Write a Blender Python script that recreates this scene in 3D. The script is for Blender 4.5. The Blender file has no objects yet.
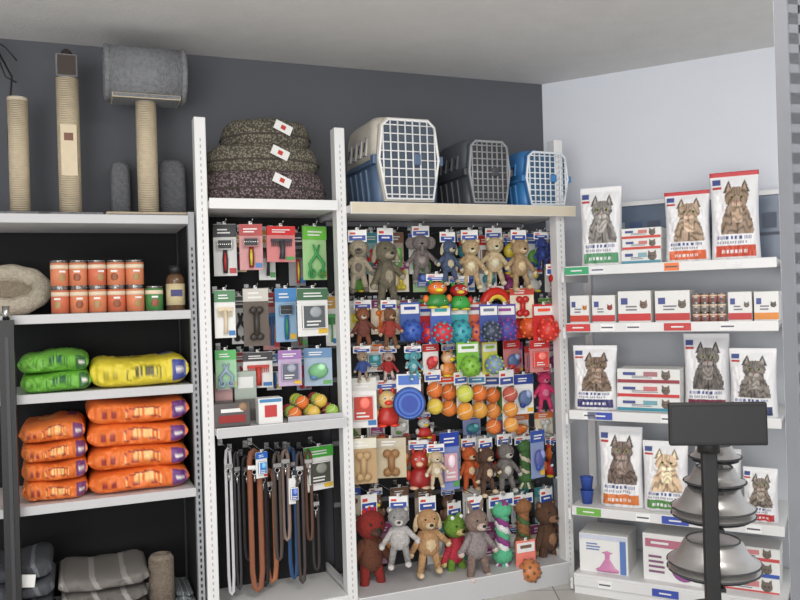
import bpy,bmesh,math,random
from mathutils import Vector,Matrix,noise
random.seed(7)
R=math.radians
sc=bpy.context.scene
CAM=Vector((0,0,1.35)); ROLL=-1.7; FPX=800.0
# ---------------- camera
cd=bpy.data.cameras.new("camera"); cam=bpy.data.objects.new("camera",cd); sc.collection.objects.link(cam)
cd.sensor_width=36; cd.lens=36; cd.clip_start=.05
CM=Matrix.Rotation(R(90),4,'X')@Matrix.Rotation(R(ROLL),4,'Z')
cam.matrix_world=Matrix.Translation(CAM)@CM
sc.camera=cam
# ---------------- colours / materials
def C(r,g,b): return tuple((((c/255+.055)/1.055)**2.4 if c>10 else c/255/12.92) for c in (r,g,b))+(1,)
_m={}
def MT(name,rgb,rough=.6,metal=0,var=.1,scale=25,bump=0.,bscale=60,alpha=None):
    if name in _m: return _m[name]
    m=bpy.data.materials.new(name); m.use_nodes=True; nt=m.node_tree; N=nt.nodes; L=nt.links
    b=N['Principled BSDF']; b.inputs['Roughness'].default_value=rough; b.inputs['Metallic'].default_value=metal
    tc=N.new('ShaderNodeTexCoord'); nz=N.new('ShaderNodeTexNoise'); nz.inputs['Scale'].default_value=scale
    nz.inputs['Detail'].default_value=3
    L.new(tc.outputs['Object'],nz.inputs['Vector'])
    mx=N.new('ShaderNodeMix'); mx.data_type='RGBA'
    c=C(*rgb)
    mx.inputs[6].default_value=tuple(x*(1-var) for x in c[:3])+(1,)
    mx.inputs[7].default_value=tuple(min(1,x*(1+var)) for x in c[:3])+(1,)
    L.new(nz.outputs['Fac'],mx.inputs[0]); L.new(mx.outputs[2],b.inputs['Base Color'])
    if bump:
        n2=N.new('ShaderNodeTexNoise'); n2.inputs['Scale'].default_value=bscale; L.new(tc.outputs['Object'],n2.inputs['Vector'])
        bp=N.new('ShaderNodeBump'); bp.inputs['Strength'].default_value=bump; bp.inputs['Distance'].default_value=.01
        L.new(n2.outputs['Fac'],bp.inputs['Height']); L.new(bp.outputs[0],b.inputs['Normal'])
    _m[name]=m; return m
def P(r,g,b,rough=.5): return MT(f"plastic_{r}_{g}_{b}",(r,g,b),rough)
def FU(r,g,b): return MT(f"plush_{r}_{g}_{b}",(r,g,b),.95,0,.45,70,.9,170)
def VC(rough=.45):
    k="printed_film_%d"%int(rough*100)
    if k in _m: return _m[k]
    m=bpy.data.materials.new(k); m.use_nodes=True; N=m.node_tree.nodes; L=m.node_tree.links
    b=N['Principled BSDF']; b.inputs['Roughness'].default_value=rough
    a=N.new('ShaderNodeAttribute'); a.attribute_name='Col'; L.new(a.outputs['Color'],b.inputs['Base Color'])
    _m[k]=m; return m
WHITE=MT('shelf_white_enamel',(222,222,222),.4,0,.04,6)
SHELFG=MT('shelf_grey_enamel',(190,190,192),.45,0,.05,6)
PAPER=MT('card_white',(228,228,226),.6,0,.05)
CHROME=MT('chrome',(190,190,190),.25,1,.05)
STEEL=MT('brushed_steel',(200,198,196),.32,.8,.2,8)
BLK=MT('black_metal',(20,20,22),.5,0,.1)
DARKIN=MT('dark_panel',(24,24,26),.9,0,.15,12)
# ---------------- mesh builder
class MB:
    def __init__(s):
        s.bm=bmesh.new(); s.mats=[]; s.cl=s.bm.verts.layers.float_color.new('Col')
    def mi(s,m):
        if m not in s.mats: s.mats.append(m)
        return s.mats.index(m)
    def _f(s,vs,m,smooth):
        i=s.mi(m); fs=set(f for v in vs for f in v.link_faces)
        for f in fs: f.material_index=i; f.smooth=smooth
        return fs
    def box(s,c,d,m,rot=None,bev=0,seg=2):
        M=Matrix.Translation(c)
        if rot is not None: M=M@rot
        M=M@Matrix.Diagonal((d[0],d[1],d[2],1))
        r=bmesh.ops.create_cube(s.bm,size=1,matrix=M)
        fs=s._f(r['verts'],m,False)
        if bev:
            es=set(e for f in fs for e in f.edges)
            bmesh.ops.bevel(s.bm,geom=list(es),offset=bev,segments=seg,affect='EDGES',profile=.5)
    def cyl(s,p0,p1,r0,m,r1=None,seg=14,smooth=True):
        p0=Vector(p0);p1=Vector(p1);d=p1-p0
        if r1 is None:r1=r0
        M=Matrix.Translation((p0+p1)/2)@Vector((0,0,1)).rotation_difference(d.normalized()).to_matrix().to_4x4()
        r=bmesh.ops.create_cone(s.bm,cap_ends=True,segments=seg,radius1=r0,radius2=r1,depth=d.length,matrix=M)
        for f in s._f(r['verts'],m,smooth):
            if len(f.verts)>4: f.smooth=False
    def sph(s,c,r,m,rot=None,seg=14):
        if not hasattr(r,'__len__'): r=(r,r,r)
        M=Matrix.Translation(c)
        if rot is not None: M=M@rot
        M=M@Matrix.Diagonal((r[0],r[1],r[2],1))
        q=bmesh.ops.create_uvsphere(s.bm,u_segments=seg,v_segments=max(6,seg*2//3),radius=1,matrix=M)
        s._f(q['verts'],m,True)
    def tube(s,pts,r,m,closed=False,seg=8,flat=1.0):
        pts=[Vector(p) for p in pts]; n=len(pts); rings=[]; i=s.mi(m)
        rr=r if hasattr(r,'__len__') else [r]*n
        up=Vector((0,1,0))
        for k in range(n):
            a=pts[(k-1)%n] if (closed or k>0) else pts[k]; b=pts[(k+1)%n] if (closed or k<n-1) else pts[k]
            t=(b-a).normalized()
            x=up.cross(t)
            if x.length<.05: x=Vector((1,0,0)).cross(t)
            x.normalize(); y=t.cross(x)
            rings.append([s.bm.verts.new(pts[k]+rr[k]*(x*math.cos(q)+y*flat*math.sin(q))) for q in [2*math.pi*j/seg for j in range(seg)]])
        for k in range(n if closed else n-1):
            A=rings[k];B=rings[(k+1)%n]
            for j in range(seg):
                f=s.bm.faces.new((A[j],A[(j+1)%seg],B[(j+1)%seg],B[j])); f.material_index=i; f.smooth=True
        if not closed:
            for A in (rings[0],rings[-1]):
                f=s.bm.faces.new(A); f.material_index=i
    def torus(s,c,Rr,r,m,axis='Y',seg=24,flat=1.0,sy=1):
        c=Vector(c);pts=[]
        for k in range(seg):
            a=2*math.pi*k/seg; x,y=Rr*math.cos(a),Rr*sy*math.sin(a)
            pts.append(c+Vector({'Y':(x,0,y),'Z':(x,y,0),'X':(0,x,y)}[axis]))
        s.tube(pts,r,m,True,10)
    def loft(s,rings,m,caps=True,smooth=True):
        i=s.mi(m); V=[[s.bm.verts.new(p) for p in rg] for rg in rings]; n=len(V[0])
        for k in range(len(V)-1):
            for j in range(n):
                f=s.bm.faces.new((V[k][j],V[k][(j+1)%n],V[k+1][(j+1)%n],V[k+1][j])); f.material_index=i; f.smooth=smooth
        if caps:
            for rg in (V[0],V[-1]):
                f=s.bm.faces.new(rg); f.material_index=i
        return V
    def lathe(s,prof,m,seg=28,c=(0,0,0),sx=1,sy=1,caps=True):
        rings=[]
        for (r,z) in prof:
            rings.append([Vector((c[0]+r*sx*math.cos(2*math.pi*j/seg),c[1]+r*sy*math.sin(2*math.pi*j/seg),c[2]+z)) for j in range(seg)])
        return s.loft(rings,m,caps)
    def poly(s,pts,y,t,m):
        i=s.mi(m)
        a=[s.bm.verts.new((p[0],y,p[1])) for p in pts]; b=[s.bm.verts.new((p[0],y+t,p[1])) for p in pts]
        n=len(pts)
        for f in [s.bm.faces.new(a),s.bm.faces.new(b[::-1])]+[s.bm.faces.new((a[j],b[j],b[(j+1)%n],a[(j+1)%n])) for j in range(n)]:
            f.material_index=i
    def obj(s,name,M,parent=None):
        bmesh.ops.recalc_face_normals(s.bm,faces=s.bm.faces[:])
        me=bpy.data.meshes.new(name); s.bm.to_mesh(me); s.bm.free()
        for m in s.mats: me.materials.append(m)
        o=bpy.data.objects.new(name,me); sc.collection.objects.link(o)
        if parent:
            o.parent=parent
        else: o.matrix_world=M
        return o
def rrect(hw,hd,z,r,n=5,cx=0,cy=0):
    out=[]
    for (sx,sy,a0) in ((1,1,0),(-1,1,90),(-1,-1,180),(1,-1,270)):
        for k in range(n+1):
            a=R(a0+90*k/n); out.append(Vector((cx+sx*(hw-r)+r*math.cos(a),cy+sy*(hd-r)+r*math.sin(a),z)))
    return out
# ---------------- frames of the two shelf runs
class Frame:
    def __init__(s,o,ang):
        s.o=Vector((o[0],o[1],0)); s.ang=ang
        s.a=Vector((math.cos(R(ang)),math.sin(R(ang)),0)); s.b=Vector((-math.sin(R(ang)),math.cos(R(ang)),0))
    def px(s,u,v,d=0):
        D=(CM.to_3x3()@Vector(((u-400)/FPX,(300-v)/FPX,-1)))
        Q=s.o+s.b*d
        t=(Q-Vector((CAM.x,CAM.y,0))).dot(s.b)/D.dot(s.b)
        Pp=CAM+D*t
        return (Pp-s.o).dot(s.a),Pp.z
    def rect(s,x0,y0,x1,y1,d=0):
        um=(x0+x1)/2;vm=(y0+y1)/2
        s0=s.px(x0,vm,d)[0];s1=s.px(x1,vm,d)[0];z1=s.px(um,y0,d)[1];z0=s.px(um,y1,d)[1]
        return (s0+s1)/2,z0,s1-s0,z1-z0
    def W(s,x,d,z,rz=0): 
        return Matrix.Translation(s.o+s.a*x+s.b*d+Vector((0,0,z)))@Matrix.Rotation(R(s.ang+rz),4,'Z')
A=Frame((0,3.476),22.0); B=Frame((0,4.047),-29.0)
I=Matrix.Identity(4)
# ---------------- room
CEIL=2.48
def wallmat(name,rgb,bump=.15,var=.05):
    return MT(name,rgb,.85,0,var,3,bump,35)
def wall(name,F,s0,s1,d,mat,th=.1,z0=0,z1=CEIL):
    m=MB(); m.box(((s0+s1)/2,th/2,(z0+z1)/2),(s1-s0,th,z1-z0),mat); return m.obj(name,F.W(0,d,0))
wall('wall_back',A,-3.4,1.04,.449,wallmat('paint_charcoal',(91,93,99)))
wall('wall_right',B,.58,3.6,.588,wallmat('paint_pale_blue_grey',(224,228,236),.1,.03))
m=MB(); m.box((0,1.5,CEIL+.05),(9,9,.1),MT('ceiling_plaster',(222,221,219),.95,0,.06,9,.3,60)); m.obj('ceiling',I)
fm=MT('floor_tile',(190,188,184),.35,0,.12,4)
N=fm.node_tree.nodes;L=fm.node_tree.links
br=N.new('ShaderNodeTexBrick'); br.offset=0; br.inputs['Scale'].default_value=3; br.inputs['Brick Width'].default_value=1; br.inputs['Row Height'].default_value=1
br.inputs['Mortar Size'].default_value=.01; br.inputs['Color1'].default_value=C(196,194,190); br.inputs['Color2'].default_value=C(186,184,180); br.inputs['Mortar'].default_value=C(120,118,115)
L.new([n for n in N if n.type=='TEX_COORD'][0].outputs['Object'],br.inputs['Vector']); L.new(br.outputs['Color'],N['Principled BSDF'].inputs['Base Color'])
m=MB(); m.box((0,1.5,-.05),(9,9,.1),fm); m.obj('floor',I)
# ---------------- painted pieces
def bag_standing(m,w,h,t,paint,nx=64,nv=104,seed=0):
    rings=[];cols=[]
    def g(v):
        ks=[(0,.8),(.06,1),(.5,.95),(.75,.7),(.88,.3),(.94,.06),(1,.05)]
        for (a,x),(b,y) in zip(ks,ks[1:]):
            if v<=b: return x+(y-x)*(v-a)/(b-a)
        return .05
    for k in range(nv+1):
        v=k/nv; rg=[];cc=[]
        wv=w*(1-.05*math.sin(math.pi*min(1,v/.94)))
        for j in range(nx+1):
            u=-1+2*j/nx
            wr=noise.noise(Vector((u*2.5+seed*3,v*5,seed)))*.016+ .009*noise.noise(Vector((u*8,v*12,seed)))
            y=-t/2*g(v)*max(0,1-abs(u)**5)**.5 + wr*g(v)*(1-abs(u)**3)
            rg.append(Vector((u*wv/2,y,v*h))); cc.append(paint(u,v))
        for j in range(7,0,-1):
            u=-1+2*j/8
            rg.append(Vector((u*wv/2,t/2*g(v)*max(0,1-abs(u)**5)**.5,v*h))); cc.append(paint(0.97,v))
        rings.append(rg);cols.append(cc)
    V=m.loft(rings,VC(.45))
    for rg,cc in zip(V,cols):
        for v,c in zip(rg,cc): v[m.cl]=c
def bag_lying(m,w,dep,h,paint,seed=0,z=0,cx=0,cy=0,nx=80,na=48,film=.5,wk=1.0):
    rings=[];cols=[]
    for k in range(nx+1):
        u=-1+2*k/nx; e=max(.25,(1-abs(u)**10)**.5); ed=max(.88,(1-abs(u)**14)**.5); rg=[];cc=[]
        for j in range(na):
            a=2*math.pi*j/na; ca,sa=math.cos(a),math.sin(a)
            y=abs(ca)**.55*(1 if ca>0 else -1); zz=abs(sa)**.6*(1 if sa>0 else -1)
            wr=noise.noise(Vector((u*3+seed*5,a*1.0,seed*2.3)))*.02+wk*(noise.noise(Vector((u*11+seed*5,a*3.0,seed)))*.010+noise.noise(Vector((u*5+a*3+seed,a*7.0,seed)))*.006)
            sag=.007*math.sin(u*3+seed)
            rg.append(Vector((cx+u*w/2,cy+y*dep/2*ed+wr,z+h/2+zz*h/2*e*(1+wr*5)+sag*(1 if zz>0 else .3)))); cc.append(paint(u,zz,y))
        rings.append(rg);cols.append(cc)
    V=m.loft(rings,VC(film))
    for rg,cc in zip(V,cols):
        for v,c in zip(rg,cc): v[m.cl]=c
def catpaint(band,cat,top=None,seed=0,cu=.1,bg=(232,232,234),side=1):
    W=C(*bg); cb=C(*band); tc=C(*top) if top else W
    c1=C(*[min(255,q*1.12+8) for q in cat]); c2=tuple(x*.32 for x in c1[:3])+(1,); c3=tuple(min(1,x*1.7+.06) for x in c1[:3])+(1,)
    blue=C(70,84,140); eye=C(150,150,84); blk=C(20,20,20); pink=C(170,110,104); grey=C(150,152,166)
    def mixc(a,b,t):
        t=max(0,min(1,t)); return tuple(a[i]*(1-t)+b[i]*t for i in range(3))+(1,)
    def f(u,v):
        cv=.70
        if v>.945: return tc
        du=(u-cu); 
        for s in (-1,1):
            if ((du-s*.2)/.05)**2+((v-cv-.005)/.014)**2<1: return blk
            if ((du-s*.2)/.085)**2+((v-cv-.005)/.018)**2<1: return eye
        if (du/.07)**2+((v-cv+.055)/.010)**2<1: return pink
        if abs(du)<.012 and cv-.09<v<cv-.06: return blk
        for s in (-1,1):
            if ((du-s*.1)/.12)**2+((v-cv+.075)/.028)**2<1: return c3
        nz=noise.noise(Vector((u*4,v*5,seed))); fine=noise.noise(Vector((u*16,v*22,seed)))
        st=math.sin(v*58+7*nz+abs(du)*9)
        fur=mixc(c1,c2,(st+.1)*.8+fine*.4)
        if abs(du)<.2 and v>cv+.04: fur=mixc(c1,c2,math.sin(du*60)*.8)
        edge=.04*fine
        if (du/.5)**2+((v-cv)/.125)**2<1+edge*3: return fur
        for s in (-1,1):
            e=(cv+.205-v)
            if cv+.05<v and e>0 and abs(du-s*.33)<e*1.5: return mixc(c3,c1,.4) if abs(du-s*.33)<(e-.035)*.9 else c2
        if .29<v<.62:
            bw=.34+.34*math.sin(min(1,(.64-v)/.3)*1.57)+edge
            if abs(du)<bw:
                if abs(du)<.22 and v>.42: return mixc(c3,c1,.5+.7*math.sin(v*80+nz*9))
                if v<.42 and abs(du)<.035: return c2
                return fur
        if .04<v<.17 and -.8<u<.84:
            if .08<v<.12 and -.55<u<.5 and math.sin(u*34+math.sin(u*90))>-.1: return W
            return cb
        if .235<v<.275 and -.75<u<.7: return blue if (math.sin(u*38+math.sin(u*71)*2)>-.2) else W
        if .19<v<.215 and -.75<u<.5: return grey if (math.sin(u*60)>-.3) else W
        if .85<v<.92 and -.9<u<-.55: return blue
        if .80<v<.83 and -.9<u<-.5: return C(186,60,60)
        return W
    return f
def decal_lines(m,x,z,w,h,y,n,mat):
    for k in range(n):
        ww=w*random.uniform(.6,1)
        m.box((x-(w-ww)/2,y,z+h*(k+.5)/n),(ww,.0012,h/n*.45),mat)
# ================= SHELF RUN A =================
def zA(u,v,d=0): return A.px(u,v,d)[1]
def sA(u,v=300,d=0): return A.px(u,v,d)[0]
zL=[.16,zA(100,499),zA(100,391),zA(100,314),zA(100,216)]
s_left=sA(-60,300)
posts=[sA(206,350),sA(345,350),sA(563,350)]
ztop=zA(338,128)
m=MB()
sr=sA(192,360); w=sr-s_left; cx=(sr+s_left)/2
for k,z in enumerate(zL):
    m.box((cx,.2,z-.014),(w,.42,.028),WHITE if k else SHELFG)
    m.box((cx,-.012,z-.012),(w,.006,.034),SHELFG,bev=.002)
m.box((cx,.43,(zL[4])/2),(w,.01,zL[4]),DARKIN)
GP=MT('upright_grey',(150,152,156),.45,0,.08)
m.box((sr+.012,.02,zL[4]/2+.01),(.024,.04,zL[4]+.02),GP)
m.box((sr+.012,.22,zL[4]/2),(.012,.38,zL[4]-.03),DARKIN)
for k in range(60):
    m.box((sr+.012,-.002,.1+k*.025),(.006,.004,.012),BLK)
s0=sA(9,450,-.1)
m.box((s0,-.06,.66),(.05,.05,1.32),BLK); m.box((s0+.002,-.087,.66),(.012,.004,1.2),P(50,50,54))
m.cyl((s0,-.06,1.32),(s0,-.06,1.37),.012,CHROME)
m.obj('dry_food_shelving',A.W(0,0,0))
m=MB()
for k,s in enumerate(posts):
    zt=ztop+(.012 if k==0 else 0)
    m.box((s-.0,.02,zt/2),(.045,.06,zt),WHITE,bev=.003)
    m.box((s,.2,.08),(.03,.4,.1),WHITE)
    for q in range(78):
        m.box((s+.0,-.0102,.08+q*.025),(.005,.002,.012),MT('slot_shadow',(172,172,174)))
z1t=zA(275,200,-.03); z1b=zA(275,424,-.03)
s0,s1=posts[0]+.024,posts[1]-.024
m.box(((s0+s1)/2,.185,z1t-.02),(s1-s0,.43,.03),WHITE,bev=.002)
m.box(((s0+s1)/2,-.036,z1t-.018),(s1-s0,.008,.042),WHITE,bev=.002)
m.box(((s0+s1)/2,.12,z1b-.015),(s1-s0,.34,.025),SHELFG,bev=.002)
m.box(((s0+s1)/2,-.056,z1b-.015),(s1-s0,.008,.04),SHELFG,bev=.002)
m.box(((s0+s1)/2,.31,z1t/2),(s1-s0,.012,z1t-.06),DARKIN)
m.box(((s0+s1)/2,.18,.06),(s1-s0,.4,.12),WHITE)
z2t=zA(460,207,-.05)
s2,s3=posts[1]+.022,posts[2]+.05
wood=MT('shelf_edge_wood',(206,196,176),.5,0,.1,14)
m.box(((s2+s3)/2,.17,z2t-.015),(s3-s2,.46,.03),WHITE,bev=.002)
m.box(((s2+s3)/2,-.06,z2t-.012),(s3-s2,.012,.05),wood,bev=.003)
s3=posts[2]-.022
peg=MT('pegboard_charcoal',(30,31,34),.8,0,.15,10)
m.box(((s2+s3)/2,.31,z2t/2),(s3-s2,.012,z2t-.06),peg)
m.box(((s2+s3)/2,.17,.05),(s3-s2,.4,.1),SHELFG,bev=.003)
for z in [zA(450,v,.3) for v in (225,300,340,372,432,490)]:
    m.box(((s2+s3)/2,.298,z),(s3-s2,.012,.02),MT('rail_grey',(110,110,114),.5))
shelfA=m.obj('pegboard_shelving',A.W(0,0,0))
HK=MB()
def hook(s,d,z):
    HK.tube([(s,.305,z),(s,d-.03,z),(s,d-.045,z+.012)],.0025,CHROME,seg=6)
    HK.box((s,.298,z),(.02,.01,.03),CHROME)
# ================= hanging goods =================
def tag(m,w,h,c=(40,70,150),y=-.004):
    m.box((0,0,-h/2),(w,.002,h),PAPER); m.box((0,-.002,-h*.66),(w*.88,.002,h*.42),P(*c)); m.box((0,-.0032,-h*.62),(w*.5,.001,h*.1),PAPER); m.box((-w*.25,-.002,-h*.28),(w*.3,.001,h*.16),P(200,60,50))
def limb(m,p0,p1,r0,r1,mat):
    p0=Vector(p0);p1=Vector(p1)
    m.tube([p0,p0.lerp(p1,.5)+Vector((0,-.004,0)),p1],[r0,(r0+r1)*.48,r1],mat,seg=9); m.sph(p1,r1*1.15,mat,seg=10)
def toy_plush(w,h,c1,c2=None,ear='round',cloth=None,lab=(40,70,150)):
    m=MB(); f1=FU(*c1); f2=FU(*(c2 or tuple(min(255,x+50) for x in c1))); k=P(18,16,16,.2)
    fc=FU(*cloth) if cloth else f1
    th=h*.19; tag(m,min(w*.85,.08),th,lab)
    hh=h-th*.85; zt=-th*.85; r=min(hh*.165,w*.31)
    hz=zt-r*.95; asy=random.uniform(-.3,.3); bw=min(w*.26,hh*.17); bz=hz-r*.75-hh*.19
    # pear shaped trunk in one surface
    prof=[(.02,-hh*.22),(bw*.7,-hh*.2),(bw*1.02,-hh*.11),(bw,-hh*.02),(bw*.82,hh*.08),(bw*.66,hh*.16),(bw*.5,hh*.21),(.004,hh*.23)]
    m.lathe([(min(a,bw*1.1),z) for a,z in prof],fc,18,(0,0,bz),1,.78)
    if not cloth: m.sph((0,-bw*.32,bz-hh*.05),(bw*.66,bw*.55,hh*.13),f2)
    tilt=Matrix.Rotation(asy*.5,4,'Y'); tx=asy*r*.4
    m.sph((tx,-.005,hz),(r*1.08,r*.95,r),f1,tilt)
    m.sph((tx,-r*.85,hz-r*.32),(r*.48,r*.55,r*.34),f2,seg=10); m.sph((tx,-r*1.36,hz-r*.18),(r*.2,r*.12,r*.14),k,seg=8)
    for s in (-1,1):
        m.sph((tx+s*r*.4,-r*.86,hz+r*.22),r*.12,k,seg=8)
        if ear=='round': m.sph((tx+s*r*.8,0,hz+r*.75),(r*.36,r*.18,r*.36),f1,seg=10); m.sph((tx+s*r*.8,-r*.12,hz+r*.75),(r*.2,r*.12,r*.2),f2,seg=8)
        elif ear=='flop': m.sph((tx+s*r*1.05,-.005,hz-r*.2),(r*.28,r*.2,r*.85),f2 if c2 else f1,Matrix.Rotation(s*R(-12),4,'Y'),seg=10)
        elif ear=='long': m.sph((tx+s*r*.5,0,hz+r*1.1),(r*.22,r*.14,r*.8),f1,Matrix.Rotation(s*R(20),4,'Y'),seg=10)
        elif ear=='eleph': m.sph((tx+s*r*1.2,.005,hz),(r*.75,r*.15,r*.8),f1,seg=10)
        elif ear=='frog': m.sph((tx+s*r*.5,-r*.2,hz+r*.85),r*.34,f1,seg=10); m.sph((tx+s*r*.5,-r*.45,hz+r*.9),r*.2,P(240,240,240),seg=8)
        ax=s*min(w*.44,bw*1.75); az=bz-hh*(.10+s*asy*.25)
        limb(m,(s*bw*.55,0,bz+hh*.13),(ax,-.014,az),r*.34,r*.27,fc); m.sph((ax,-.016,az-r*.1),(r*.3,r*.3,r*.32),f2,seg=10)
        lx=s*bw*(.85+asy*s*.4); lz=-h+r*(.35+abs(asy)*(1+s)*.6)
        limb(m,(s*bw*.5,0,bz-hh*.14),(lx,-.014,lz),r*.4,r*.3,f1)
        m.sph((lx,-.026,lz-r*.05),(r*.34,r*.52,r*.28),f2,seg=10)
    if ear=='rooster':
        for q in (-.4,0,.4): m.sph((q*r,0,hz+r*(1.05-abs(q)*.3)),(r*.2,r*.12,r*.3),FU(200,40,40),seg=8)
    if ear=='eleph': m.tube([(tx,-r*.9,hz-r*.2),(tx,-r*1.5,hz-r*.8),(tx,-r*1.5,hz-r*1.7)],[r*.3,r*.24,r*.16],f1)
    return m
def BM(c): return MT('ball_%d_%d_%d'%tuple(c),tuple(int(q*.9+14) for q in c),.8,0,.18,40,.3,90)
def seam(m,c,r,mat):
    pts=[]
    for q in range(24):
        a=2*math.pi*q/24; b=.45*math.sin(2*a)
        v=Vector((math.cos(a)*math.cos(b),math.sin(b),math.sin(a)*math.cos(b)))
        v=Matrix.Rotation(R(38),3,'Z')@Matrix.Rotation(R(30),3,'X')@v
        pts.append(Vector(c)+v*r*1.0)
    m.tube(pts,r*.045,mat,True,5)
def toy_balls(w,h,cols,lab=(230,120,30)):
    m=MB(); n=len(cols); th=h*.26; tag(m,w*.95,th,lab); r=min(w*.46,(h-th)/(2*n)*1.0)
    m.cyl((0,0,-th),(0,0,-h+r),.0025,P(220,220,220))
    m.box((0,.006,-h*.5),(w*.5,.002,h*.9),PAPER)
    for i,c in enumerate(cols):
        z=-th-(h-th)*(i+.5)/n
        m.sph((0,-r*.6,z),r,BM(c),seg=16); seam(m,(0,-r*.6,z),r,P(225,225,200))
    return m
def toy_ball(w,h,c1,c2,lab=(200,40,40)):
    m=MB(); th=h*.4; m.box((0,.002,-h*.5),(w*.88,.003,h),P(*lab)); m.box((0,0,-th*.45),(w*.78,.003,th*.6),PAPER); m.box((0,-.002,-th*.4),(w*.5,.002,th*.2),P(*c2))
    r=min(w*.44,(h-th)*.5); z=-h+r
    m.sph((0,-r*.6,z),r,P(*[int(q*.9+12) for q in c1],.4),seg=18)
    # nubs all over
    for i in range(34):
        ph=math.acos(1-2*(i+.5)/34); q=i*2.39996
        v=Vector((math.sin(ph)*math.cos(q),math.sin(ph)*math.sin(q),math.cos(ph)))
        if v.y<.3: m.sph(Vector((0,-r*.6,z))+v*r*.98,r*.15,P(*c2,.4),seg=6)
    return m
def toy_ring(w,h,c1,c2):
    m=MB(); r=min(w,h)*.37; m.torus((0,0,-h+r*1.3),r,r*.34,P(*c1,.35)); m.torus((0,-.006,-h+r*1.3),r*.68,r*.2,P(*c2,.35)); tag(m,w*.4,h*.2,(230,200,40)); 
    return m
def toy_disc(w,h,c1,c2):
    m=MB(); r=w*.48; m.box((0,.004,-h*.4),(w*.7,.003,h*.8),PAPER); z=-h+r
    m.cyl((0,-.002,z),(0,-.022,z),r,P(*c1),r1=r*.85,seg=26); m.cyl((0,-.02,z),(0,-.03,z),r*.5,P(*c2),seg=20); m.torus((0,-.02,z),r*.72,r*.06,P(*c2)); 
    m.box((0,0,-h*.13),(w*.6,.004,h*.2),P(*c1)); return m
def toy_rope(w,h,cols):
    m=MB(); tag(m,w*.8,h*.16)
    for j in range(3):
        c=cols[j%len(cols)]; pts=[(w*.11*math.cos(t*1.0+j*2.1),w*.11*math.sin(t*1.0+j*2.1),-h*.1-h*.7*t/18) for t in range(19)]
        m.tube(pts,w*.11,MT('rope_%d_%d_%d'%c,c,.9,0,.2,80,.6,150),seg=7)
    for z in (-h*.2,-h*.78): m.sph((0,0,z),(w*.3,w*.26,w*.24),MT('rope_%d_%d_%d'%cols[0],cols[0]),seg=12)
    for j in range(9):
        a=j*2*math.pi/9; m.tube([(0,0,-h*.8),(w*.14*math.cos(a),w*.14*math.sin(a),-h*.9),(w*.28*math.cos(a),w*.2*math.sin(a),-h)],w*.05,MT('rope_%d_%d_%d'%cols[j%len(cols)],cols[j%len(cols)]),seg=5)
    return m
def toy_bone(w,h,c1,lab=(200,40,40),c2=(235,225,200)):
    m=MB(); m.box((0,.004,-h/2),(w*.95,.004,h),P(*c2)); m.box((0,0,-h*.12),(w*.95,.005,h*.22),P(*lab)); decal_lines(m,0,-h*.2,w*.6,h*.15,-.004,2,PAPER)
    k=P(*c1,.5); m.cyl((0,-.012,-h*.4),(0,-.012,-h*.82),w*.11,k)
    for z in (-h*.38,-h*.84):
        for s in (-1,1): m.sph((s*w*.12,-.012,z),(w*.15,w*.11,w*.14),k,seg=10)
    return m
def toy_card(w,h,c1,c2,prod='blob'):
    m=MB(); m.box((0,.004,-h/2),(w*.95,.004,h),PAPER if random.random()<.5 else P(*[min(255,int(q*.5+110)) for q in c1]),bev=.001,seg=1)
    m.box((0,0,-h*.13),(w*.95,.005,h*.24),P(*c1)); decal_lines(m,0,-h*.2,w*.6,h*.12,-.004,2,PAPER)
    m.box((w*.3,.0005,-h*.9),(w*.28,.004,h*.1),P(*random.choice([(220,180,60),(60,120,180),(190,60,60),(90,160,90)])))
    if prod=='blob':
        m.sph((0,-.01,-h*.6),(w*.34,.018,h*.2),P(*c2)); m.sph((w*.12,-.018,-h*.5),(w*.16,.015,h*.1),P(*[min(255,x+60) for x in c2]),seg=10)
        m.sph((-w*.14,-.014,-h*.76),(w*.15,.012,h*.08),P(*c1),seg=10)
    elif prod=='brush':
        m.tube([(0,-.012,-h*.95),(0,-.016,-h*.7),(0,-.012,-h*.5)],[w*.09,w*.12,w*.08],P(*c2)); m.box((0,-.014,-h*.4),(w*.62,.02,h*.2),P(30,30,34),bev=.004); m.tube([(0,-.02,-h*.9),(0,-.026,-h*.7),(0,-.02,-h*.56)],[w*.04,w*.06,w*.04],P(*random.choice([(190,50,50),(60,150,90),(60,110,190),(200,200,60)])))
        for i in range(7): m.cyl((-w*.26+i*w*.087,-.02,-h*.4),(-w*.26+i*w*.087,-.036,-h*.4),.0018,CHROME,seg=6)
    elif prod=='clip':
        for s in (-1,1): m.tube([(s*w*.2,-.01,-h*.92),(s*w*.28,-.012,-h*.7),(0,-.012,-h*.52),(-s*w*.12,-.01,-h*.35)],[.006,.007,.007,.004],P(*c2))
        m.torus((w*.2,-.012,-h*.88),w*.13,.004,P(*c2)); m.torus((-w*.2,-.012,-h*.88),w*.13,.004,P(*c2))
    elif prod=='window':
        m.box((0,-.004,-h*.6),(w*.72,.014,h*.5),P(*c2),bev=.004); m.sph((w*.05,-.01,-h*.5),(w*.2,.01,h*.12),P(*[min(255,x+70) for x in c2]),seg=10); decal_lines(m,0,-h*.8,w*.5,h*.14,-.013,2,PAPER)
    elif prod=='comb':
        m.box((0,-.008,-h*.4),(w*.7,.008,h*.08),P(*c2)); m.tube([(0,-.01,-h*.42),(w*.02,-.012,-h*.7),(0,-.01,-h*.92)],[w*.1,w*.08,w*.1],P(*c2))
        for i in range(12): m.box((-w*.32+i*w*.058,-.008,-h*.5),(w*.022,.005,h*.14),P(*c2))
    return m
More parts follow.
